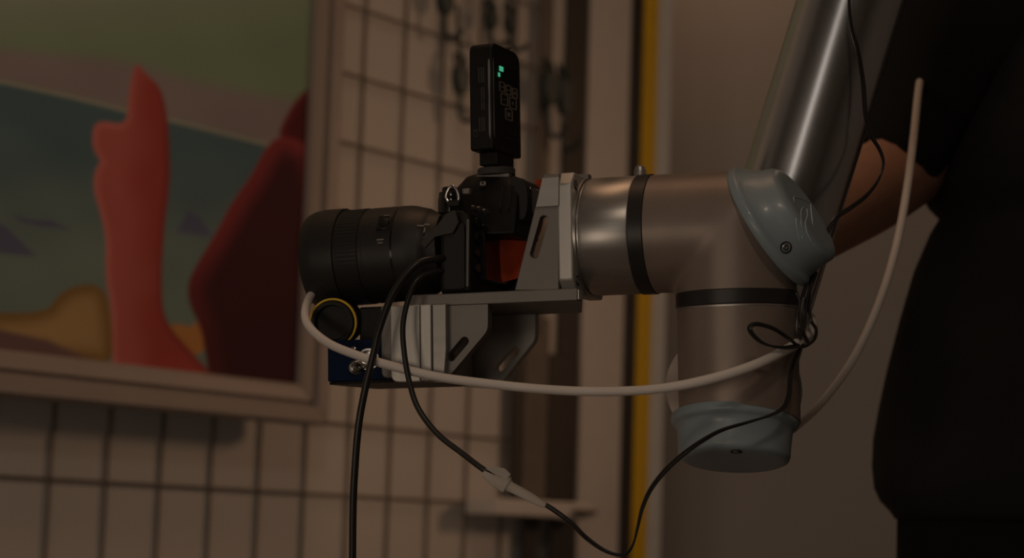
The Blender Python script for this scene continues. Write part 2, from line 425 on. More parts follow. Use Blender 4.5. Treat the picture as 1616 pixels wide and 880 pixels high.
d_ = sdf(dr); cc = mix(np.tile(pig((30, 10, 8)), (len(X), 1)), pig((62, 18, 14)), step(-42, -1, d_)); cc = mix(cc, pig((26, 9, 7)), 0.75 * step(330, 560, Y)); col = mix(col, cc, step(2.5, -2.5, d_))
rd = smth([(217, 100), (232, 118), (252, 136), (260, 160), (267, 205), (269, 285), (259, 360), (254, 450), (260, 508), (300, 552), (336, 592), (360, 660), (180, 660), (178, 574), (176, 490), (166, 436), (168, 376), (157, 330), (146, 294), (152, 262), (161, 256), (146, 234), (146, 202), (158, 190), (190, 197), (201, 188), (203, 142), (211, 106)], 2)
d_ = sdf(rd); cc = mix(np.tile(pig((84, 33, 24)), (len(X), 1)), pig((74, 23, 15)), step(-0.25, 0.35, (X - 215) / 110 + 0.15 * nz))
cc = mix(cc, pig((98, 46, 34)), 0.6 * step(-14, -2, d_) * step(230, 190, X)); cc = mix(cc, pig((62, 18, 12)), step(-14, -1, d_) * step(235, 262, X)); col = mix(col, cc, step(2.5, -2.5, d_))
col = np.clip(np.array([0.76, 0.73, 0.70]) * col * (1 + 0.05 * nz[:, None]), 0, 1)
me = bpy.data.meshes.new('canvas')
idx = np.arange(NX * NZ).reshape(NZ, NX)
fc = np.stack([idx[:-1, :-1], idx[:-1, 1:], idx[1:, 1:], idx[1:, :-1]], -1).reshape(-1, 4)
me.from_pydata(G.tolist(), [], fc.tolist())
at = me.color_attributes.new('pigment', 'FLOAT_COLOR', 'POINT'); at.data.foreach_set('color', np.hstack([col, np.ones((len(col), 1))]).astype(np.float32).ravel())
mc = bpy.data.materials.new('canvas_paint'); mc.use_nodes = True; nt = mc.node_tree; bs = nt.nodes['Principled BSDF']
an = nt.nodes.new('ShaderNodeAttribute'); an.attribute_name = 'pigment'; nt.links.new(an.outputs['Color'], bs.inputs['Base Color']); bs.inputs['Roughness'].default_value = 0.7; bs.inputs['Specular IOR Level'].default_value = 0.04
nn = nt.nodes.new('ShaderNodeTexNoise'); nn.inputs['Scale'].default_value = 250; bp = nt.nodes.new('ShaderNodeBump'); bp.inputs['Strength'].default_value = 0.15; bp.inputs['Distance'].default_value = 0.001
nt.links.new(nn.outputs['Fac'], bp.inputs['Height']); nt.links.new(bp.outputs['Normal'], bs.inputs['Normal'])
me.materials.append(mc); me.shade_smooth()
co = bpy.data.objects.new('canvas', me); C.objects.link(co); co.parent = pt; co.matrix_parent_inverse = Matrix.Translation(-pt.location)
def member(a, b, ia, ib, prof, name):    # mitred moulding: prof = list of (u 0 inner..1 outer, offset)
    mb = MB(); A = []; B = []
    for u_, o_ in prof:
        pa = [ia[i] + (a[i] - ia[i]) * u_ for i in (0, 1)]; pb = [ib[i] + (b[i] - ib[i]) * u_ for i in (0, 1)]
        A.append(mb.bm.verts.new(WP(pa[0], o_, pa[1]))); B.append(mb.bm.verts.new(WP(pb[0], o_, pb[1])))
    n = len(A)
    for i in range(n): mb.bm.faces.new((A[i], A[(i + 1) % n], B[(i + 1) % n], B[i]))
    mb.bm.faces.new(A[::-1]); mb.bm.faces.new(B)
    return wchild(mb, name, M_frame, pt, smooth=False, bevel=0.0012)
FW = 0.052
i_ = [(sL, zB), (sR, zB), (sR, zT), (sL, zT)]
o_ = [(sL - FW, zB - FW), (sR + FW, zB - FW), (sR + FW, zT + FW), (sL - FW, zT + FW)]
prof = [(0, 0.070), (0, 0.088), (0.10, 0.091), (0.42, 0.094), (0.45, 0.088), (0.52, 0.088), (0.55, 0.099), (0.95, 0.099), (1, 0.094), (1, 0.060)]
for a in range(4):
    b = (a + 1) % 4
    member(o_[a], o_[b], i_[a], i_[b], prof, 'frame_rail')
mb = MB(); mb.prism([(sL - 0.01, zB - 0.01), (sR + 0.01, zB - 0.01), (sR + 0.01, zT + 0.01), (sL - 0.01, zT + 0.01)], 0.062, 0.068,
   M=Matrix(((Wd[0], Wn[0], 0, PW[0]), (Wd[1], Wn[1], 0, PW[1]), (0, 0, 1, 0), (0, 0, 0, 1))))
wchild(mb, 'back_board', M_rackg, pt, smooth=False)
for ds in (0.15, -0.15):
    sm = (sL + sR) / 2 + ds
    wchild(MB().tube([WP(sm, 0.064, zT - 0.03), WP(sm, 0.045, zT + 0.02), WP(sm, 0.022, zT + 0.07), WP(sm, 0.017, zT + 0.09)], 0.003, 8, 6), 'hanging_wire', M_hook, pt)

# ------------------------------------------------------------------ robot arm
rob = empty('robot_arm', 'grey industrial robot arm with pale blue lids reaching in from the top right', 'robot arm', M=FRAME)
R = 0.0418
def cutcyl(bm, a, b, axis, co_, no_):
    mb2 = MB(); mb2.bm.free(); mb2.bm = bmesh.new()
    ax = Vector((1, 0, 0)) if axis == 'x' else Vector((0, 0, 1))
    mb2.lathe([(a, R), (b, R)], (0, 0, 0), ax, 96)
    for c_, n_ in zip(co_, no_):
        geom = list(mb2.bm.verts) + list(mb2.bm.edges) + list(mb2.bm.faces)
        r_ = bmesh.ops.bisect_plane(mb2.bm, geom=geom, plane_co=c_, plane_no=n_, clear_outer=True)
        es = [e for e in r_['geom_cut'] if isinstance(e, bmesh.types.BMEdge)]
        bmesh.ops.contextual_create(mb2.bm, geom=es)
    tmp = bpy.data.meshes.new('t'); mb2.bm.to_mesh(tmp); mb2.bm.free(); bm.from_mesh(tmp); bpy.data.meshes.remove(tmp)
lx, lz = Lp(1216, 357, 0)
LC = Vector((lx, 0, lz)); LN = Vector((0.87, -0.04, 0.46)).normalized()
z_r1, z_r0 = Lp(1160, 462, 0)[1], Lp(1160, 486, 0)[1]
x_r1, x_r0 = Lp(1036, 371, 0)[0], Lp(1012, 371, 0)[0]
mb = MB()
cutcyl(mb.bm, x_r1 - 0.009, 0.06, 'x', [(0.0006, 0, 0), LC], [Vector((1, 0, -1)).normalized(), LN])
cutcyl(mb.bm, z_r1 - 0.009, 0.06, 'z', [(0, 0, 0.0006), LC], [Vector((-1, 0, 1)).normalized(), LN])
hs = mb.build('wrist_housing', M_body, rob)
md = hs.modifiers.new('remesh', 'REMESH'); md.mode = 'VOXEL'; md.voxel_size = 0.0011; md.use_smooth_shade = True
md = hs.modifiers.new('smooth', 'SMOOTH'); md.factor = 0.5; md.iterations = 90
# rings and lower sleeve
def band(name, c, ax, w_, r_, m, n=96):
    e = 0.0007
    return MB().lathe([(0, r_ - 0.003), (0, r_ - e), (e, r_), (w_ - e, r_), (w_, r_ - e), (w_, r_ - 0.003)], c, ax, n).build(name, m, rob)
band('joint_ring', (x_r0, 0, 0), (1, 0, 0), x_r1 - x_r0, R + 0.0006, M_ring)
band('joint_ring', (0, 0, z_r0), (0, 0, 1), z_r1 - z_r0, R + 0.0006, M_ring)
AX2 = Vector((0.0, -0.24, -1)).normalized()
L2C = Vector((Lp(1160, 664, 0)[0], 0, Lp(1160, 664, 0)[1]))
mb = MB(); cutcyl(mb.bm, L2C.z - 0.03, z_r0, 'z', [L2C], [AX2])
mb.build('wrist_sleeve', M_body, rob)
MB().lathe([(0, R + 0.0003), (0.0009, R + 0.0003)], (0, 0, z_r0 - 0.0014), (0, 0, 1), 96).build('seam_ring', M_steel, rob, label='thin bright seam under the ring')
# steel tool cylinder
x_f = Lp(905, 378, -0.041)[0]
MB().lathe([(x_r0, R - 0.0006), (x_r0 - 0.001, R), (x_f + 0.006, R), (x_f + 0.003, R - 0.001), (x_f + 0.0028, R - 0.0022), (x_f + 0.0016, R - 0.0022), (x_f + 0.0012, R), (x_f - 0.004, R)], (0, 0, 0), (1, 0, 0), 96).build('tool_cylinder', M_steel, rob, label='bare steel end cylinder')
cx_, cz_ = Lp(1008, 272, 0.0)
MB().lathe([(0, 0.0045), (0.006, 0.0045), (0.009, 0.0035), (0.0102, 0.0016), (0.0104, 0)], (cx_, 0.004, R - 0.002), (0, 0, 1), 20).build('cap_nut', M_steel, rob, label='small domed metal cap on top')
# lids
def lid(c, ax, r0, r1, h, name, skew, ref, label):
    ax = Vector(ax).normalized()
    rf = Vector(ref); u_ = (rf - ax * rf.dot(ax)).normalized(); v_ = ax.cross(u_)
    prof = [(-0.003, r0 - 0.0008, 0), (-0.0022, r0, 0), (0.0022, r0, 0), (0.0036, r0 - 0.0006, 0), (0.0048, r0 - 0.0026, 0.02), (0.0062, r0 - 0.0040, 0.05), (0.30 * h + 0.003, r0 - (r0 - r1) * 0.40 - 0.002, 0.3), (0.62 * h, r0 - (r0 - r1) * 0.64 - 0.001, 0.62), (0.86 * h, r1 + (r0 - r1) * 0.16, 0.86), (0.935 * h, r1 + 0.0002, 0.93), (0.98 * h, r1 - 0.0024, 0.97), (0.997 * h, r1 - 0.0048, 1), (h, r1 - 0.0065, 1), (h, 0, 1)]
    mb = MB(); rings = []; n = 80; c = Vector(c)
    for t, rad, sk in prof:
        cc_ = c + ax * t + (u_ * skew[0] + v_ * skew[1]) * sk
        rings.append([mb.bm.verts.new(cc_)] if rad == 0 else [mb.bm.verts.new(cc_ + u_ * (rad * math.cos(2 * math.pi * i / n)) + v_ * (rad * math.sin(2 * math.pi * i / n))) for i in range(n)])
    for a, b in zip(rings, rings[1:]):
        for i in range(n):
            j = (i + 1) % n
            if len(b) == 1: mb.bm.faces.new((a[i], a[j], b[0]))
            else: mb.bm.faces.new((a[i], a[j], b[j], b[i]))
    mb.bm.faces.new(rings[0][::-1])
    return mb.build(name, M_lid, rob, angle=50, label=label)
AX1 = Vector((0.80, -0.10, 0.46)).normalized()
r1_lid = lid(LC, AX1, 0.0480, 0.0355, 0.0275, 'joint_lid', (-0.006, 0.0), (0, 0, 1), 'pale blue lid on the elbow corner with an embossed emblem')
r2_lid = lid(L2C, AX2, R + 0.0022, 0.0375, 0.029, 'joint_lid', (0, 0), (1, 0, 0), 'pale blue lid closing the lower end')
def onlid(lidobj, mbx, name, m, **k): 
    return mbx.build(name, m, lidobj, **k)
def screw(lidobj, p, ax, s=1.0):
    ax = Vector(ax).normalized(); p = Vector(p)
    MB().lathe([(-0.002, 0.0036 * s), (0.0006, 0.0036 * s), (0.0006, 0.0030 * s), (-0.001, 0.0028 * s), (-0.001, 0)], p, ax, 20).build('screw_recess', M_hole, lidobj)
    MB().lathe([(-0.003, 0.0022 * s), (0.0002, 0.0022 * s), (0.0009, 0.0013 * s), (0.0009, 0.0008 * s), (-0.0002, 0.0008 * s), (-0.0002, 0)], p, ax, 16).build('screw', M_screw, lidobj)
DG = bpy.context.evaluated_depsgraph_get
def lidhit(lidobj, px, py):
    from mathutils.bvhtree import BVHTree
    me_ = lidobj.data; t = BVHTree.FromPolygons([v.co for v in me_.vertices], [p.vertices[:] for p in me_.polygons])
    h = t.ray_cast(Vector(toL(CAM)), Vector(RM @ ray(px, py)))
    return h[0], h[1]
h = lidhit(r1_lid, 1240, 390)
if h[0]: screw(r1_lid, h[0], h[1], 1.15)
h = lidhit(r2_lid, 1162, 712)
if h[0]: screw(r2_lid, h[0], h[1], 1.1)
for st in ([(1252, 312), (1256, 345), (1260, 372), (1263, 381)], [(1266, 376), (1264, 350), (1264, 335), (1268, 327), (1273, 330), (1274, 340), (1271, 352), (1273, 366), (1280, 380)], [(1279, 322), (1282, 350), (1285, 386)], [(1253, 311), (1266, 314), (1279, 321)]):
    pts = []
    for p_ in st:
        h = lidhit(r1_lid, *p_)
        if h[0]: pts.append(h[0] + h[1] * 0.0001)
    if len(pts) > 1: MB().tube(pts, 0.00038, 6, 4).build('emblem', M_lidline, r1_lid, label='embossed line emblem')

# wrist joint behind, and the forearm tube
yb = 0.0
wx, wz = Lp(1161, 614, 0.085)
MB().lathe([(0.02, R - 0.005), (0.045, R - 0.002), (0.125, R - 0.002), (0.127, R - 0.003)], (wx, 0, wz), (0, 1, 0), 72).build('rear_joint_housing', M_body, rob)
band('joint_ring', (wx, 0.046, wz), (0, 1, 0), 0.009, R - 0.0014, M_ring)
lid((wx, 0.127, wz), (0, 1, 0), R - 0.0005, 0.034, 0.026, 'joint_lid', (0, 0), (0, 0, 1), 'pale blue lid at the back of the joint')
def TP(px, py, d): return Vector(toL(P(px, py, d)))
ta = TP(1163, 590, 1.600); tb = TP(1267, 250, 1.600); td = (tb - ta).normalized()
RT = 0.0392
MB().lathe([(0.045, RT - 0.003), (0.046, RT), (0.62, RT), (0.621, RT - 0.002)], ta, td, 96).build('forearm_tube', M_tube, rob, label='polished steel forearm tube')
MB().lathe([(0.0, 0.036), (0.02, 0.041), (0.045, 0.041), (0.0455, 0.039)], ta, td, 64).build('tube_socket', M_body, rob)
te = ta + td * 0.62
MB().lathe([(0, 0.046), (0.004, 0.052), (0.095, 0.052), (0.10, 0.048)], te - Vector((0, 0.02, 0)) , td, 64).build('elbow_housing', M_body, rob)

# ------------------------------------------------------------------ camera mount (aluminium bracket)
mt = empty('camera_bracket', 'machined aluminium camera bracket bolted to the steel end of the robot wrist', 'bracket', M=FRAME)
x0, _ = Lp(881, 360, -0.041); x1, _ = Lp(904, 360, -0.041)
zt = Lp(892, 269, 0)[1]; zb = Lp(892, 462, 0)[1]
H = 0.0425; c_ = 0.009
zc = 0.0
MX = Matrix(((0, 1, 0, 0), (1, 0, 0, 0), (0, 0, 1, 0), (0, 0, 0, 1)))
octo = [(-H, -H + c_), (-H, H - c_), (-H + c_, H), (H - c_, H), (H, H - c_), (H, -H + c_), (H - c_, -H), (-H + c_, -H)]
MB().prism(octo, x0, x1, M=MX).build('flange_plate', M_alub, mt, bevel=0.0012)
for sy in (-1, 1):
    for sz in (-1, 1):
        p = Vector((x1, sy * 0.0318, sz * 0.0335))
        MB().lathe([(-0.0012, 0.0036), (0.0004, 0.0036), (0.0004, 0.003), (-0.0008, 0.0028), (-0.0008, 0)], p, (1, 0, 0), 20).build('bolt_hole', M_hole, mt)
        MB().lathe([(-0.001, 0.0026), (0.0009, 0.0026), (0.0009, 0.0015), (0.0, 0.0015), (0.0, 0)], p, (1, 0, 0), 16).build('bolt', M_alud, mt)
def LL(pts, yl): return [Lp(a, b, yl) for a, b in pts]
for yl, y2, full in ((-0.0415, -0.0335, 1), (0.0335, 0.0415, 1)):
    sh = 0
    outer = [(857, 275), (882, 274), (882, 458), (812, 458)] if yl < 0 else [(857 + 50, 275), (882 + 47, 274), (882 + 47, 455), (812 + 47, 455)]
    sl = ((858, 347), (843, 400)) if yl < 0 else ((858 + 47, 347), (843 + 47, 400))
    pa, pb = Lp(*sl[0], yl), Lp(*sl[1], yl)
    MB().prism(LL(outer, yl), yl, y2, [slot(pa, pb, 0.0030)]).build('side_plate', M_alud, mt, bevel=0.0006)
pol = LL([(855.5, 280), (882, 279), (882, 325), (845, 327)], -0.0437)
MB().prism(pol, -0.0437, -0.0414).build('raised_pad', M_alu, mt, bevel=0.0004)
YS0, YS1 = -0.046, 0.066
xa, za = Lp(640, 466, YS0); xb, zb_ = Lp(911, 454, YS0)
_, zlo = Lp(911, 473.5, YS0)
zsh = (za + zb_) / 2; th = zb_ - zlo
xf = Lp(918, 458, YS1)[0]; xg = Lp(640 + 60, 458, YS1)[0]
MB().prism([(xa, YS0), (xb, YS0), (xb, YS0 + 0.012), (xf, YS1), (xa, YS1)], zsh - th, zsh, M=Matrix(((1, 0, 0, 0), (0, 0, 1, 0), (0, 1, 0, 0), (0, 0, 0, 1)))).build('mounting_shelf', M_alud, mt, bevel=0.0007)
MB().box((xb - 0.0004, YS0 + 0.001, zsh - th + 0.001), (xb + 0.0008, YS0 + 0.011, zsh - 0.001)).build('shelf_end', M_alub, mt)
zu = zsh - th
zbt = Lp(690, 604, YS0)[1]
def gus(yl, y2, pts, sl, m, nm='slotted_plate'):
    o2 = LL(pts, yl)
    o2[0] = (o2[0][0], zu); o2[1] = (o2[1][0], zu)
    return MB().prism(arcpoly(o2, [0, 0, 0.004, 0.004, 0.006], 4), yl, y2, [slot(Lp(*sl[0], yl), Lp(*sl[1], yl), 0.0031)]).build(nm, m, mt, bevel=0.0007)
gus(YS0, YS0 + 0.009, [(640, 478), (770, 478), (770, 521), (700, 604), (640, 600)], ((733, 538), (712, 563)), M_alud)
gus(YS1 - 0.009, YS1, [(640 + 77, 480), (845, 480), (845, 536), (784, 613), (640 + 77, 609)], ((813, 553), (788, 580)), M_alub)  # far plate gets the brighter aluminium to offset its shade
xq0 = Lp(640, 560, YS0)[0]; xq1 = Lp(700, 604, YS0)[0]
xn0 = Lp(518, 592, -0.030)[0]; xr1 = Lp(786, 617, YS1)[0]
MB().prism([(xn0, -0.028), (xq0, YS0 + 0.001), (xq1 + 0.001, YS0 + 0.001), (xr1, YS1), (xn0, YS1)], zbt + 0.0017, zbt + 0.0037, M=Matrix(((1, 0, 0, 0), (0, 0, 1, 0), (0, 1, 0, 0), (0, 0, 0, 1)))).build('bottom_plate', M_blk, mt, bevel=0.0004, label='thin dark bottom plate')
MB().box((xq0, YS0 + 0.060, zbt + 0.0040), (xq0 + 0.016, YS1 - 0.012, zu)).build('reflection_block', M_alub, mt, bevel=0.001, label='bright block between the slotted plates, standing in for a reflection')  # added block standing in for the far plate's bright reflection

# electronics enclosure under the shelf
en = empty('electronics_box', 'bright ribbed aluminium box with navy connector panel under the camera shelf', 'box', M=FRAME)
YE0, YE1 = -0.0535, YS0 - 0.0005
e0 = Lp(616, 490, YE0); e1 = Lp(698, 602, YE0)
ztop = Lp(650, 481, YE0)[1]; zbo = Lp(650, 602, YE0)[1]
xm1 = Lp(663, 540, YE0)[0]; xm2 = Lp(681, 540, YE0)[0]; xe = Lp(712, 540, YE0)[0]; xs = Lp(599, 540, YE0)[0]
MB().prism(arcpoly([(e0[0], ztop), (xm1 - 0.0003, ztop), (xm1 - 0.0003, zbo), (e0[0], zbo)], [0, 0, 0, 0.006]), YE0, YE1).build('cover_panel', M_alub, en, bevel=0.0006)
MB().box((xm1 + 0.0003, YE0, zbo + 0.0005), (xm2 - 0.0003, YE1, ztop)).build('cover_panel', M_alub, en, bevel=0.0006)
MB().prism([(xm2 + 0.0003, ztop), (xe - 0.004, ztop), (xe - 0.004, zbo + 0.022), (xm2 + 0.0085, zbo + 0.001), (xm2 + 0.0003, zbo + 0.001)], YE0 + 0.0012, YE1).build('cover_panel', M_alu, en, bevel=0.0006)
MB().prism(arcpoly([(xs, ztop), (e0[0] + 0.006, ztop), (e0[0] + 0.006, zbt + 0.0042), (xs, zbt + 0.0042)], [0, 0, 0, 0.005]), YE0 + 0.003, YE1 + 0.03).build('housing', M_alud, en, bevel=0.0008)
YN = -0.030
nx0, nz0 = Lp(517, 593, YN); nx1, nz1 = Lp(606, 596, YN); nzt = Lp(550, 536, YN)[1]
MB().box((nx0, YN, zbt + 0.0039), (nx1 + 0.006, YN + 0.075, nzt)).build('connector_panel', M_navy, en, bevel=0.0008, label='navy blue panel with round metal connectors')
for px, py, r_ in ((577, 566, 0.0062), (556, 580, 0.0042)):
    x_, z_ = Lp(px, py, YN - 0.006)
    ax = Vector((0.55, -0.8, 0.15)) if r_ < 0.005 else Vector((0.2, -1, 0.0))
    MB().lathe([(-0.004, r_ * 1.25), (0.002, r_ * 1.25), (0.002, r_), (0.0045, r_), (0.0048, r_ * 0.86), (0.008, r_ * 0.86), (0.0085, r_ * 0.72), (0.0085, r_ * 0.45), (0.004, r_ * 0.4), (0.004, 0)], (x_, YN, z_), ax, 24).build('connector', M_screw, en)
x_, z_ = Lp(560, 545, YN); MB().lathe([(0, 0.0022), (0.003, 0.0022), (0.0038, 0.001), (0.0038, 0)], (x_, YN, z_ - 0.003), (0, -1, 0), 14).build('screw', M_screw, en)
x_, z_ = Lp(566, 580, YN); MB().cyl((x_, YN - 0.003, z_), (x_ + 0.010, YN - 0.003, z_ + 0.001), 0.0016, 12).build('connector_pin', M_screw, en)

# black sensor with yellow ring under the lens
sn = empty('round_sensor', 'black round sensor head with a yellow rim under the lens', 'sensor', M=FRAME)
sx_, sz_ = Lp(515, 503, -0.026)
MB().lathe([(0, 0.0165), (0.026, 0.0165), (0.028, 0.0155), (0.028, 0.013), (0.024, 0.012), (0.024, 0)], (sx_, 0.004, sz_), (0.12, -1, -0.1), 48).build('sensor_body', M_blk, sn)
MB().lathe([(0.0225, 0.0160), (0.0225, 0.0178), (0.0255, 0.0178), (0.0255, 0.0160)], (sx_, 0.004, sz_), (0.12, -1, -0.1), 48, ring=True).build('yellow_ring', M_yellow, sn, label='yellow rim ring')
bx0, bz0 = Lp(566, 483, -0.02); bx1, bz1 = Lp(602, 543, -0.02)
MB().box((bx0 - 0.003, -0.012, bz1), (bx1, 0.035, bz0)).build('sensor_mount', M_blk, sn, bevel=0.0015)

# ------------------------------------------------------------------ stills camera
cm = empty('stills_camera', 'black stills camera with a long lens pointing left on the bracket shelf', 'camera', M=FRAME)
YLn = 0.008
la = Lp(690, 396, YLn); lb = Lp(500, 411, YLn)
LA = Vector((la[0], YLn, la[1])); LAX = Vector((la[0] - lb[0], 0, la[1] - lb[1])).normalized()
LZ = la[1]
LUP = Vector((0, 1, 0)).cross(LAX) * -1
if LUP.z < 0: LUP = -LUP
def lxp(px): return (Lp(px, 400, YLn)[0] - la[0]) / LAX.x
def lens(name, prof, m, label=None, n=72, ring=False):
    return MB().lathe([(lxp(a), b) for a, b in prof], LA, LAX, n, ring=ring).build(name, m, cm, label=label)
# shell of the lens: hood, zoom barrel, rings
lens('lens_hood', [(530, 0.0315), (501, 0.0315), (499, 0.0330), (499.5, 0.0342), (508, 0.0360), (522, 0.0370), (552, 0.0368), (553, 0.0352)], M_lens, ring=True)
lens('lens_barrel', [(520, 0.0330), (540, 0.0352), (589, 0.0352), (590, 0.0344), (596, 0.0344), (597, 0.0351), (632, 0.0350), (655, 0.0348), (664, 0.0341), (672, 0.0330), (678, 0.0322), (684, 0.0314), (688, 0.0300), (694, 0.0285), (706, 0.0275)], M_lens)
mb = MB()
for k_ in range(72):
    a = 2 * math.pi * k_ / 72
    M_ = Matrix.Translation(LA) @ Matrix(((LAX.x, 0, LUP.x, 0), (0, 1, 0, 0), (LAX.z, 0, LUP.z, 0), (0, 0, 0, 1))) @ Matrix.Rotation(a, 4, 'X')
    mb.box((lxp(556), -0.0009, 0.034), (lxp(588), 0.0009, 0.0354), M_)
o = mb.build('zoom_ring', M_rub, cm); o['kind'] = 'stuff'
lens('lens_mount_ring', [(640, 0.0344), (641, 0.0350), (644, 0.0350), (645, 0.0344)], M_blkg, ring=True)
lens('front_element', [(524, 0.0315), (518, 0.028), (513, 0.015), (512, 0)], M_glass)
# switch plate and marks on the lens barrel
def onlens(px, py, r_off=0.0):
    o_ = Vector(RM @ (CAM - OR)) - LA; d_ = Vector(RM @ ray(px, py)); r_ = 0.0346 + r_off
    o2 = o_ - LAX * o_.dot(LAX); d2 = d_ - LAX * d_.dot(LAX)
    A_ = d2.dot(d2); B_ = 2 * o2.dot(d2); C_ = o2.dot(o2) - r_ * r_
    t = (-B_ - math.sqrt(max(B_ * B_ - 4 * A_ * C_, 0))) / (2 * A_); return LA + o_ + d_ * t
def lnorm(c): v = c - LA; return (v - LAX * v.dot(LAX)).normalized()
def patch(c, nrm, along, w_, h_, t_, name, m, parent):
    nrm = Vector(nrm).normalized(); al = Vector(along); al = (al - nrm * al.dot(nrm)).normalized(); up_ = nrm.cross(al)
    M_ = Matrix(((al.x, up_.x, nrm.x, c[0]), (al.y, up_.y, nrm.y, c[1]), (al.z, up_.z, nrm.z, c[2]), (0, 0, 0, 1)))
    return MB().box((-w_ / 2, -h_ / 2, -t_), (w_ / 2, h_ / 2, t_), M_).build(name, m, parent, bevel=min(w_, h_, 2 * t_) * 0.2)
def lp(px, py, w_, h_, t_, name, m, off=0.0):
    c = onlens(px, py, off); nr = lnorm(c); return patch(c, nr, LAX, w_, h_, t_, name, m, cm)
lp(606, 352, 0.010, 0.013, 0.0012, 'switch_panel', M_blkg)
lp(610, 340, 0.0042, 0.0011, 0.0002, 'printed_mark', M_mark, 0.0005)
lp(600, 378, 0.0055, 0.0010, 0.0002, 'printed_mark', M_mark, 0.0003)
lp(600, 383, 0.0040, 0.0008, 0.0002, 'printed_mark', M_mark, 0.0003)
MB().lathe([(0, 0.0042), (0.0012, 0.0042), (0.0016, 0.0036), (0.0016, 0)], onlens(606, 351, 0.0005), lnorm(onlens(606, 351)), 20).build('focus_button', M_blk, cm)
for a, b, w_, h_ in ((664, 356, 0.0055, 0.0009), (674, 354, 0.0045, 0.0009), (670, 363, 0.0009, 0.004)):
    c = onlens(a, b, -0.0022); patch(c, lnorm(c), (1, 0, -0.1), w_, h_, 0.0003, 'printed_mark', M_mark, cm)
# body
YB0, YB1 = -0.044, 0.064
bd = [Lp(a, b, YB0) for a, b in ((694, 344), (703, 333), (728, 331), (741, 338), (744, 350), (744, 466), (694, 468))]
bd = [(x, max(z, zsh + 0.0002)) for x, z in bd]
MB().prism(bd, YB0, YB1).build('camera_body', M_blk, cm, bevel=0.0035, seg=4)
bx = bd[5][0]
# raised port cover on the near side and the rear screen
pc = [Lp(a, b, YB0 - 0.002) for a, b in ((699, 352), (733, 352), (734, 456), (699, 458))]
MB().prism(arcpoly(pc, 0.003), YB0 - 0.0018, YB0 + 0.002).build('port_cover', M_rub, cm, bevel=0.0008)
xr = bx
MB().box((xr - 0.001, YB0 + 0.020, zsh + 0.010), (xr + 0.004, YB1 - 0.028, LZ + 0.014)).build('rear_screen', M_blkg, cm, bevel=0.0012)
MB().box((xr - 0.002, YB1 - 0.024, zsh + 0.004), (xr + 0.010, YB1 - 0.001, LZ + 0.020)).build('thumb_grip', M_rub, cm, bevel=0.004, seg=3)
MB().box((bd[0][0] - 0.028, YB1 - 0.034, zsh + 0.001), (bd[0][0] + 0.004, YB1, LZ + 0.026)).build('hand_grip', M_rub, cm, bevel=0.008, seg=4)
for k_ in range(4):
    MB().lathe([(0, 0.0034), (0.0016, 0.0034), (0.002, 0.003), (0.002, 0)], (xr + 0.0003, YB0 + 0.011, zsh + 0.018 + 0.011 * k_), (1, 0, 0), 16).build('rear_button', M_blkg, cm)
# prism hump
hp = [Lp(a, b, YLn) for a, b in ((708, 378), (716, 330), (731, 292), (742, 279), (756, 275.5), (808, 276.5), (826, 282), (832, 290), (832, 378))]
zh0 = hp[0][1]; zh1 = hp[4][1]
mb = MB(); NR = 7
ringsv = []
for k_ in range(NR):
    t = k_ / (NR - 1) * 2 - 1
    hw = 0.030
    fr = 1 - 0.30 * abs(t) ** 3
    ringsv.append([mb.bm.verts.new((x, YLn + t * hw * (1 - 0.35 * max(0, (z - zh0) / (zh1 - zh0))), zh0 + (z - zh0) * fr)) for x, z in hp])
for a, b in zip(ringsv, ringsv[1:]):
    for i in range(len(a)): mb.bm.faces.new((a[i], a[(i + 1) % len(a)], b[(i + 1) % len(b)], b[i]))
mb.bm.faces.new(ringsv[0]); mb.bm.faces.new(ringsv[-1][::-1])
mb.build('prism_housing', M_blk, cm, bevel=0.0022, seg=3)
ec = [Lp(a, b, YLn) for a, b in ((818, 284), (834, 285), (843, 296), (846, 312), (845, 338), (840, 352), (818, 352))]
MB().prism(arcpoly(ec, 0.003, 3), YLn - 0.020, YLn + 0.020).build('eyecup', M_rub, cm, bevel=0.004, seg=4)
exx = Lp(846, 318, YLn)[0]
MB().box((exx - 0.003, YLn - 0.012, ec[5][1] + 0.006), (exx + 0.0004, YLn + 0.012, ec[1][1] - 0.006)).build('viewfinder_window', M_glass, cm, bevel=0.001)
for px in (790, 803):
    a = Lp(px, 287, -0.021); b = Lp(px - 1, 328, -0.0225)
    MB().cyl((a[0], -0.0145, a[1] - 0.002), (b[0], -0.0215, b[1]), 0.0006, 8).build('housing_seam', M_blkg, cm)
c_i = Lp(763, 290, -0.014)
patch((c_i[0], -0.0150, c_i[1]), (0, -1, 0.45), (1, 0, 0), 0.0042, 0.0030, 0.0008, 'top_marker', M_mark, cm)
patch((c_i[0], -0.0157, c_i[1] + 0.0003), (0, -1, 0.45), (1, 0, 0), 0.0018, 0.0015, 0.0007, 'top_marker', M_hole, cm)
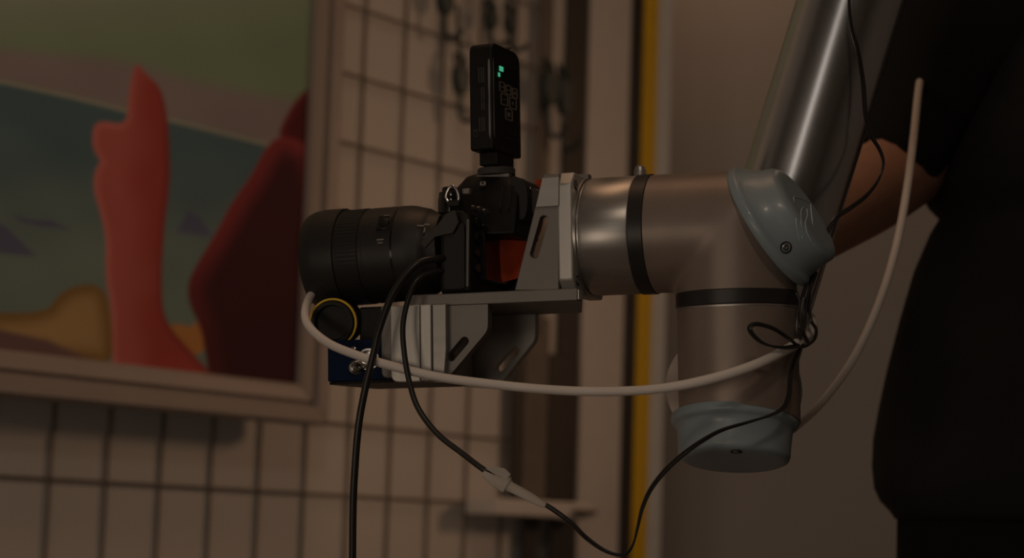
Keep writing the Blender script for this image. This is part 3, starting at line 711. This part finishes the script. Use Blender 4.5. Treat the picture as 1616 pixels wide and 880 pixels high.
# dials, lug and ring on the near shoulder
dxx, dzz = Lp(711, 314, -0.030)
MB().lathe([(-0.010, 0.0090), (0.0, 0.0090), (0.0006, 0.0086), (0.0045, 0.0082), (0.0050, 0.0074), (0.0050, 0)], (dxx, -0.030, dzz), (0, 0, 1), 40).build('mode_dial', M_blkg, cm)
MB().lathe([(0, 0.0052), (0.003, 0.0050), (0.0036, 0.004), (0.0036, 0)], (dxx - 0.001, -0.030, dzz + 0.005), (0, 0, 1), 24).build('dial_button', M_blkg, cm)
rg = [Vector((*[Lp(a, b, -0.046)[0]], -0.046, Lp(a, b, -0.046)[1])) for a, b in ((704, 312), (708, 298), (715, 294), (722, 303), (723, 316), (713, 321))]
MB().tube(rg, 0.0011, 10, 6, closed=True).build('strap_ring', M_screw, cm, label='shiny metal strap ring')
l_ = Lp(718, 322, -0.046); MB().box((l_[0] - 0.005, -0.048, l_[1] - 0.002), (l_[0] + 0.004, -0.043, l_[1] + 0.003)).build('strap_lug', M_blkg, cm, bevel=0.001)
l_ = Lp(737, 302, -0.038); MB().box((l_[0] - 0.003, -0.041, l_[1] - 0.0025), (l_[0] + 0.003, -0.035, l_[1] + 0.002)).build('release_button', M_alud, cm, bevel=0.001)
for px, py in ((748, 325), (757, 327), (766, 331)):
    l_ = Lp(px, py, -0.036); MB().lathe([(0, 0.0030), (0.0016, 0.0028), (0.002, 0.002), (0.002, 0)], (l_[0], -0.036, l_[1] - 0.002), (0.6, -0.6, 0.6), 16).build('rear_button', M_blkg, cm)
sp = [Lp(a, b, -0.0475) for a, b in ((705, 338), (719, 331), (725, 351), (716, 368), (688, 374), (672, 392), (664, 384), (684, 364))]
MB().prism(arcpoly(sp, 0.001, 2), -0.0495, -0.0470).build('strap_end', M_strap, cm, bevel=0.0005, label='dark grey webbing strap end')
a0 = Lp(739, 346, YB0); a1 = Lp(738, 452, YB0)
MB().cyl((a0[0], YB0 - 0.0005, a0[1]), (a1[0], YB0 - 0.0005, a1[1]), 0.0012, 8).build('bright_edge', M_alud, cm)  # pale rod drawn in as the bright edge of the camera side
# hot shoe
hs0 = Lp(757, 272, YLn); hs1 = Lp(810, 278, YLn)
hcx = (hs0[0] + hs1[0]) / 2
MB().box((hs0[0], YLn - 0.010, hs1[1] - 0.003), (hs1[0], YLn + 0.010, hs1[1] + 0.001)).build('hot_shoe', M_alud, cm, bevel=0.0006)

# orange strap lying behind the camera
orp = [(Lp(852, 284, 0.045), 0.045), (Lp(850, 320, 0.042), 0.042), (Lp(838, 352, 0.03), 0.03), (Lp(818, 376, 0.02), 0.02), (Lp(806, 410, 0.018), 0.018), (Lp(812, 440, 0.02), 0.02)]
os_ = MB().tube([(p[0], y, p[1]) for p, y in orp], [0.004, 0.006, 0.010, 0.013, 0.013, 0.010], 14, 6, flat=0.35).build('camera_strap', M_orange)
os_.matrix_world = FRAME
tag(os_, 'orange red padded strap bunched behind the camera body beside the aluminium plate', 'strap')

M_text = mat('print_faint', (0.075, 0.062, 0.05), 0.6)
# ------------------------------------------------------------------ flash trigger
TYAW = math.radians(-9)
tcx, tcz = Lp(783, 246, YLn)
TM = FRAME @ Matrix.Translation((tcx, YLn, tcz)) @ Matrix.Rotation(TYAW, 4, 'Z')
tr = empty('flash_trigger', 'upright black wireless flash trigger with green lights on the camera hot shoe', 'flash trigger', M=TM)
hh = Lp(783, 75, YLn)[1] - tcz
sw, bw = 0.0093, 0.0230        # half side width (x), half back width (y)
prof_ = arcpoly([(-bw, 0.0015), (bw, 0.0), (bw, hh - 0.002), (-bw, hh)], [0.002, 0.002, 0.010, 0.008], 5)
MB().prism(prof_, -sw, sw, M=MX).build('trigger_body', M_blk, tr, bevel=0.0036, seg=4)
MB().tube([(sw - 0.0030, -bw + 0.0030, 0.005), (sw - 0.0024, -bw + 0.0024, 0.012), (sw - 0.0024, -bw + 0.0024, hh * 0.5), (sw - 0.0024, -bw + 0.0024, hh - 0.014), (sw - 0.0030, -bw + 0.0036, hh - 0.006)], 0.0025, 16, 6).build('corner_highlight', mat('highlight_pale', (0.26, 0.25, 0.24), 0.3), tr, label='pale rounded corner strip painted in as a highlight')  # paler colour puts the rounded corner's highlight on the black body
MB().box((-sw * 0.75, -0.0135, -0.0085), (sw * 0.85, 0.0135, 0.0015)).build('foot', M_blk, tr, bevel=0.001)
MB().lathe([(-0.0150, 0.0120), (-0.0142, 0.0138), (-0.0100, 0.0138), (-0.0092, 0.0128), (-0.0086, 0.0100)], (0, 0, 0), (0, 0, 1), 48).build('locking_wheel', M_strap, tr)
MB().box((-0.0092, -0.0092, -0.0185), (0.0092, 0.0092, -0.0145)).build('shoe_plate', M_alud, tr, bevel=0.0004)
MB().cyl((0.0093, -0.0066, -0.0185), (0.0105, -0.0066, -0.0160), 0.0013, 10).build('locking_pin', M_screw, tr)
def tback(yf, zf, w_, h_, name, m, t_=0.0003, x_off=0.0):   # yf: -1 near .. 1 far, zf 0..1
    return MB().box((sw + x_off - 0.0002, yf * bw - w_ / 2, zf * hh - h_ / 2), (sw + x_off + t_, yf * bw + w_ / 2, zf * hh + h_ / 2)).build(name, m, tr)
tback(-0.36, 0.775, 0.0062, 0.0036, 'indicator_light', M_green)
tback(-0.52, 0.715, 0.0030, 0.0030, 'indicator_light', M_green)
tback(0.22, 0.735, 0.024, 0.012, 'display', M_blkg, 0.0002)
def ringbtn(yf, zf, w_, h_, inner):
    y_, z_ = yf * bw, zf * hh; th_ = 0.0009
    outer = arcpoly([(y_ - w_ / 2, z_ - h_ / 2), (y_ + w_ / 2, z_ - h_ / 2), (y_ + w_ / 2, z_ + h_ / 2), (y_ - w_ / 2, z_ + h_ / 2)], 0.0012, 3)
    inn = arcpoly([(y_ - w_ / 2 + th_, z_ - h_ / 2 + th_), (y_ + w_ / 2 - th_, z_ - h_ / 2 + th_), (y_ + w_ / 2 - th_, z_ + h_ / 2 - th_), (y_ - w_ / 2 + th_, z_ + h_ / 2 - th_)], 0.0008, 3)
    b_ = MB().prism(outer, sw - 0.0002, sw + 0.0005, [inn], M=MX).build('button', M_markd, tr)
    for dy, dz, ww, h2 in inner:
        MB().box((sw - 0.0002, y_ + dy - ww / 2, z_ + dz - h2 / 2), (sw + 0.0004, y_ + dy + ww / 2, z_ + dz + h2 / 2)).build('button_mark', M_markd, b_)
E1 = [(0, 0, 0.005, 0.0008)]
ringbtn(-0.33, 0.610, 0.0085, 0.0075, E1); ringbtn(0.12, 0.600, 0.0085, 0.0075, E1); ringbtn(0.56, 0.590, 0.0085, 0.0075, [(0, 0, 0.0028, 0.0026)])
ringbtn(-0.18, 0.500, 0.0115, 0.0088, [(0, 0, 0.0030, 0.0007)]); ringbtn(0.42, 0.490, 0.0115, 0.0088, [(0, 0, 0.003, 0.0007), (0, 0, 0.0008, 0.0026)])
ringbtn(0.12, 0.375, 0.0115, 0.0088, [(0, 0, 0.004, 0.0034)])
tback(0.15, 0.20, 0.020, 0.0022, 'printed_line', M_blkg); tback(0.15, 0.16, 0.020, 0.0022, 'printed_line', M_blkg)
MB().box((sw - 0.003, 0.004, hh - 0.001), (sw + 0.0006, 0.008, hh + 0.0004)).build('antenna_notch', M_markd, tr)
for zf, hf in ((0.70, 0.14), (0.53, 0.12), (0.42, 0.08), (0.25, 0.13)):
    for xo in (-0.0012, 0.0008, 0.0026):
        if xo < 0 and zf < 0.6 and zf > 0.3: continue
        MB().box((xo - 0.0004, -bw - 0.0002, (zf - hf / 2) * hh), (xo + 0.0004, -bw + 0.0003, (zf + hf / 2) * hh)).build('printed_line', M_text, tr)
tc_ = bpy.data.curves.new('printed_mark', 'FONT'); tc_.body = 'CE'; tc_.size = 0.0052; tc_.extrude = 0.00015
tf_ = bpy.data.objects.new('printed_mark', tc_); C.objects.link(tf_); bpy.context.view_layer.update()
tme = bpy.data.meshes.new_from_object(tf_.evaluated_get(bpy.context.evaluated_depsgraph_get())); bpy.data.objects.remove(tf_); bpy.data.curves.remove(tc_)
to_ = bpy.data.objects.new('printed_mark', tme); C.objects.link(to_); tme.materials.clear(); tme.materials.append(M_text); to_.parent = tr
to_.matrix_local = Matrix(((0, -1, 0, -0.0028), (0, 0, -1, -bw - 0.0002), (1, 0, 0, 0.011), (0, 0, 0, 1)))

# ------------------------------------------------------------------ cables
def cable(name, label, pts, r, m, cat='cable', sub=8, n=14, group=None):
    o = MB().tube([P(*p) for p in pts], r, n, sub).build(name, m); return tag(o, label, cat, group)
cable('white_cable', 'thick white cable sagging in front of the camera rig from lens to wrist',
      [(520, 452, 1.600), (494, 462, 1.580), (482, 490, 1.555), (488, 515, 1.535), (518, 541, 1.520), (560, 559, 1.508), (610, 575, 1.498), (690, 594, 1.488), (770, 605, 1.476), (860, 614, 1.462), (950, 617.5, 1.448), (1040, 613, 1.434), (1120, 598, 1.425), (1190, 576, 1.430), (1240, 552, 1.450), (1274, 530, 1.476), (1283, 514, 1.496), (1278, 500, 1.515), (1268, 497, 1.535)],
      [0.0031] * 6 + [0.0032] * 6 + [0.0034] * 7, M_cabw)
cable('black_cable', 'thicker black cable hanging straight down in front of the electronics box',
      [(712, 408, 1.522), (690, 408, 1.512), (656, 418, 1.505), (622, 460, 1.500), (600, 515, 1.496), (590, 556, 1.494), (577, 610, 1.492), (566, 670, 1.490), (560, 740, 1.490), (557, 810, 1.490), (556, 950, 1.490)], 0.0026, M_cabk)
cable('black_cable', 'thinner black cable curving from the camera down to the white tape splice',
      [(714, 428, 1.522), (690, 428, 1.512), (660, 440, 1.505), (645, 470, 1.501), (636, 512, 1.496), (638, 556, 1.492), (646, 602, 1.488), (660, 644, 1.482), (690, 684, 1.474), (728, 714, 1.466), (764, 741, 1.458), (790, 754, 1.455)], 0.0020, M_cabk)
# tape splice
tp = empty('tape_splice', 'white paper tape wrapped round the wire joint with a loose flag', 'tape', loc=tuple(P(810, 765, 1.452)))
wchild(MB().tube([P(764, 744, 1.4575), (P(785, 757, 1.4555)), P(800, 765, 1.4545), P(806, 768, 1.454), P(835, 783, 1.452), P(852, 793, 1.4505), P(861, 797, 1.450)], [0.0036, 0.0062, 0.0066, 0.0040, 0.0036, 0.0028, 0.0020], 14, 5, flat=0.55), 'tape_wrap', M_tape, tp)
mb = MB()
fl = [(766, 739), (779, 735), (797, 739), (806, 748), (799, 757), (784, 750)]
fv = [P(a, b, 1.4535) for a, b in fl]; fb = [P(a, b, 1.4542) for a, b in fl]
A = [mb.bm.verts.new(v) for v in fv]; B = [mb.bm.verts.new(v) for v in fb]
for i in range(len(A)): mb.bm.faces.new((A[i], A[(i + 1) % len(A)], B[(i + 1) % len(A)], B[i]))
mb.bm.faces.new(A); mb.bm.faces.new(B[::-1])
wchild(mb, 'tape_flag', M_tape, tp, smooth=False)
# thin twin wire, two strands
tw = [(850, 790, 1.4515), (872, 803, 1.450), (900, 824, 1.448), (925, 848, 1.446), (950, 866, 1.444), (972, 874.5, 1.442), (988, 873, 1.440), (999, 858, 1.438), (1006, 832, 1.436), (1014, 800, 1.434), (1028, 770, 1.432), (1052, 740, 1.430), (1080, 715, 1.428), (1110, 694, 1.425), (1140, 678, 1.422), (1180, 666, 1.425), (1215, 655, 1.435), (1236, 643, 1.447), (1245, 622, 1.454), (1247, 596, 1.458), (1252, 572, 1.462), (1262, 550, 1.468), (1266, 528, 1.470), (1262, 500, 1.472), (1266, 470, 1.474), (1276, 440, 1.480), (1290, 400, 1.49), (1305, 366, 1.50), (1322, 342, 1.515), (1345, 326, 1.53), (1368, 308, 1.55), (1386, 284, 1.56), (1394, 258, 1.565), (1388, 236, 1.565), (1374, 212, 1.562), (1366, 180, 1.56), (1362, 130, 1.555), (1354, 80, 1.55), (1344, 44, 1.548), (1340, 0, 1.545), (1342, -80, 1.545)]
mb = MB()
W_ = [P(*p) for p in tw]
mb.tube(W_, 0.00085, 8, 8, offset=(0.0009, 0.045, 0.0)); mb.tube(W_, 0.00085, 8, 8, offset=(0.0009, 0.045, math.pi))
tag(mb.build('twin_wire', M_wirek), 'thin black twin wire looping from the tape splice up the robot arm', 'wire')
lo = [(1262, 545, 1.452), (1235, 548, 1.440), (1208, 543, 1.432), (1190, 530, 1.428), (1183, 517, 1.427), (1194, 511, 1.426), (1220, 518, 1.430), (1242, 532, 1.440), (1262, 548, 1.455)]
mb = MB(); W_ = [P(*p) for p in lo]
mb.tube(W_, 0.00085, 8, 8, offset=(0.0009, 0.05, 0.5)); mb.tube(W_, 0.00085, 8, 8, offset=(0.0009, 0.05, 0.5 + math.pi))
tag(mb.build('wire_loop', M_wirek), 'small leaf-shaped loop of spare black wire in front of the lower wrist', 'wire')
mb = MB(); W_ = [P(*p) for p in ((1300, 395, 1.50), (1282, 440, 1.482), (1276, 475, 1.473), (1280, 505, 1.466), (1288, 520, 1.470), (1284, 536, 1.472), (1268, 546, 1.462), (1258, 530, 1.462), (1258, 500, 1.466), (1262, 476, 1.468), (1256, 462, 1.470))]
mb.tube(W_, 0.0012, 8, 8); 
mb.tube([P(*p) for p in ((1268, 470, 1.466), (1264, 495, 1.462), (1266, 520, 1.460), (1275, 540, 1.462))], 0.0014, 8, 8)
mb.tube([P(*p) for p in ((1288, 430, 1.484), (1274, 470, 1.470), (1270, 505, 1.461), (1262, 535, 1.458))], 0.0012, 8, 8)
tag(mb.build('wire_bundle', M_wirek), 'knot of black wires tying the white cable to the robot wrist', 'wire')
cable('white_cable', 'white cable hanging in a curve between the robot wrist and the person',
      [(1458, 85, 1.965), (1453, 118, 1.915), (1448, 156, 1.868), (1442, 215, 1.815), (1431, 300, 1.75), (1414, 390, 1.70), (1388, 475, 1.67), (1350, 560, 1.655), (1305, 625, 1.66), (1262, 668, 1.665), (1225, 690, 1.665), (1190, 690, 1.66)], [0.0034] * 6 + [0.0032] * 3 + [0.003] * 3, M_cabw)

# ------------------------------------------------------------------ person
pr = empty('person', 'person in black short-sleeved shirt standing behind the robot arm at the right', 'person', loc=(0.54, 1.95, 0))
def pch(o): o.parent = pr; o.matrix_parent_inverse = Matrix.Translation(-pr.location); return o
PD = 1.95
def xl(px, py, d=PD): return P(px, py, d)[0]
hip = Vector((0.53, 1.95, 0.93))
sh_r = Vector(P(1610, -70, 2.02)); el_r = Vector(P(1432, 262, 1.965)); wr_r = Vector(P(1250, 382, 1.735))
verts = []; rad = []; edges = []
def jv(p, r_, par=None):
    verts.append(Vector(p)); rad.append(r_); i = len(verts) - 1
    if par is not None: edges.append((par, i))
    return i
pel = jv(hip, (0.13, 0.10)); sp1 = jv((0.56, 1.955, 1.10), (0.125, 0.095), pel); sp2 = jv((0.62, 1.96, 1.30), (0.14, 0.10), sp1); nk = jv((0.66, 1.96, 1.46), (0.07, 0.065), sp2)
nk2 = jv((0.66, 1.94, 1.54), (0.052, 0.055), nk); hd = jv((0.655, 1.92, 1.62), (0.075, 0.09), nk2); hd2 = jv((0.65, 1.91, 1.70), (0.07, 0.085), hd)
sr = jv(sh_r + Vector((0.02, 0, -0.01)), (0.055, 0.055), nk); e_ = jv(el_r, (0.042, 0.042), sr); m_ = jv(el_r.lerp(wr_r, 0.35), (0.041, 0.041), e_); wri = jv(wr_r, (0.027, 0.029), m_)
palm = jv(Vector(P(1222, 408, 1.672)), (0.022, 0.036), wri)
for k_, (a, b) in enumerate(((1185, 395), (1180, 412), (1178, 430), (1180, 446))):
    f1 = jv(Vector(P(a + 14, b, 1.652)), (0.009, 0.009), palm); f2 = jv(Vector(P(a - 14, b + 4, 1.648)), (0.0085, 0.0085), f1); jv(Vector(P(a - 30, b + 8, 1.630)), (0.0075, 0.0075), f2)
t1 = jv(Vector(P(1240, 378, 1.665)), (0.011, 0.011), palm); jv(Vector(P(1236, 356, 1.648)), (0.009, 0.009), t1)
sl_ = jv((0.84, 1.97, 1.42), (0.055, 0.055), nk); el_l = jv((0.90, 1.96, 1.14), (0.038, 0.038), sl_); wl = jv((0.86, 1.85, 0.93), (0.026, 0.028), el_l); pl_ = jv((0.845, 1.81, 0.86), (0.018, 0.036), wl)
for k_ in range(4):
    a = jv((0.845 - 0.006, 1.775 + 0.02 * k_, 0.815), (0.0085, 0.0085), pl_); jv((0.832, 1.772 + 0.02 * k_, 0.775), (0.0075, 0.0075), a)
a = jv((0.835, 1.765, 0.855), (0.010, 0.010), pl_); jv((0.825, 1.745, 0.825), (0.008, 0.008), a)
for sgn in (-1, 1):
    h_ = jv(hip + Vector((0.09 * sgn, 0, -0.08)), (0.085, 0.085), pel); k1 = jv((0.53 + 0.10 * sgn, 1.94, 0.50), (0.055, 0.058), h_)
    an_ = jv((0.53 + 0.11 * sgn, 1.97, 0.09), (0.036, 0.038), k1); jv((0.53 + 0.12 * sgn, 1.85, 0.035), (0.034, 0.03), an_)
me = bpy.data.meshes.new('body'); me.from_pydata([tuple(v) for v in verts], edges, [])
bo = bpy.data.objects.new('body', me); C.objects.link(bo); me.materials.append(M_skin)
sm_ = bo.modifiers.new('skin', 'SKIN'); sm_.use_smooth_shade = True
sv = me.skin_vertices[0].data
for i, r_ in enumerate(rad): sv[i].radius = r_
sv[pel].use_root = True
su = bo.modifiers.new('subdivision', 'SUBSURF'); su.levels = 2; su.render_levels = 2
pch(bo)
# shirt: torso loft whose left edge follows the figure, and two sleeves
rows = [(818, 1411, 0.180, 0.120), (806, 1403, 0.186, 0.126), (790, 1388, 0.192, 0.128), (770, 1379, 0.195, 0.130), (735, 1376, 0.195, 0.130), (690, 1379, 0.195, 0.128), (640, 1389, 0.192, 0.125), (580, 1403, 0.19, 0.122), (500, 1425, 0.188, 0.12), (420, 1450, 0.188, 0.122), (360, 1477, 0.186, 0.124), (335, 1493, 0.182, 0.125), (318, 1476, 0.195, 0.126), (290, 1462, 0.205, 0.127), (200, 1475, 0.20, 0.125), (80, 1510, 0.195, 0.115), (-20, 1560, 0.18, 0.095), (-75, 1640, 0.14, 0.07), (-100, 1720, 0.07, 0.055)]
rg_ = []
for py, px, a, b in rows:
    p = P(px, py, PD); rg_.append(((p[0] + a, PD + 0.0, p[2]), (a, 0, 0), (0, b, 0)))
mb = MB(); mb.loft(rg_, 40)
def pv(dx, dy, d=1.95): return Vector(cr * dx - cu * dy) * (d / FPX)
fwd = Vector(cf)
mb.loft([(P(1640, -60, 2.0), pv(70, 80), fwd * 0.07), (P(1560, -20, 1.99), pv(120, 85), fwd * 0.078), (P(1490, 70, 1.975), pv(112, 60), fwd * 0.074), (P(1448, 165, 1.96), pv(82, 46), fwd * 0.066), (P(1420, 240, 1.945), pv(57, 45), fwd * 0.058), (P(1411, 261, 1.942), pv(48, 43), fwd * 0.053), (P(1416, 252, 1.945), pv(44, 39), fwd * 0.048)], 28)
mb.loft([((0.80, 1.97, 1.42), (0.03, 0, 0.07), (0, 0.065, 0)), ((0.86, 1.97, 1.34), (0.06, 0, 0.03), (0, 0.065, 0)), ((0.89, 1.965, 1.22), (0.055, 0, 0.015), (0, 0.058, 0))], 24)
pch(mb.build('shirt', M_shirt, angle=80))
mb = MB()
hx = P(1413, 820, PD)[0]
mb.loft([((hx + 0.172, PD, 0.97), (0.172, 0, 0), (0, 0.112, 0)), ((hx + 0.172, PD, 0.90), (0.172, 0, 0), (0, 0.116, 0)), ((0.535, PD, 0.80), (0.175, 0, 0), (0, 0.115, 0)), ((0.53, PD, 0.76), (0.16, 0, 0), (0, 0.10, 0))], 32)
for sgn in (-1, 1):
    mb.loft([((0.53 + 0.082 * sgn, PD, 0.86), (0.085, 0, 0), (0, 0.105, 0)), ((0.53 + 0.095 * sgn, 1.945, 0.66), (0.085, 0, 0), (0, 0.095, 0)), ((0.53 + 0.10 * sgn, 1.94, 0.50), (0.07, 0, 0), (0, 0.075, 0)), ((0.53 + 0.108 * sgn, 1.96, 0.22), (0.06, 0, 0), (0, 0.068, 0)), ((0.53 + 0.11 * sgn, 1.97, 0.055), (0.055, 0, 0), (0, 0.068, 0))], 24)
pch(mb.build('trousers', M_trou, angle=80))
for sgn in (-1, 1):
    x_ = 0.53 + 0.115 * sgn
    pch(MB().loft([((x_, 1.90, 0.0), (0.045, 0, 0), (0, 0.130, 0)), ((x_, 1.90, 0.02), (0.048, 0, 0), (0, 0.135, 0)), ((x_, 1.905, 0.05), (0.044, 0, 0), (0, 0.125, 0)), ((x_, 1.95, 0.085), (0.042, 0, 0), (0, 0.062, 0)), ((x_, 1.965, 0.10), (0.04, 0, 0), (0, 0.05, 0))], 24).build('shoe', M_black))
pch(MB().loft([((0.655, 1.945, 1.60), (0.075, 0, 0), (0, 0.06, 0)), ((0.652, 1.94, 1.66), (0.088, 0, 0), (0, 0.085, 0)), ((0.65, 1.925, 1.72), (0.085, 0, 0), (0, 0.095, 0)), ((0.65, 1.915, 1.765), (0.06, 0, 0), (0, 0.075, 0)), ((0.65, 1.915, 1.785), (0.02, 0, 0), (0, 0.03, 0))], 28).build('hair', M_hair, subsurf=1))
bpy.context.view_layer.update()
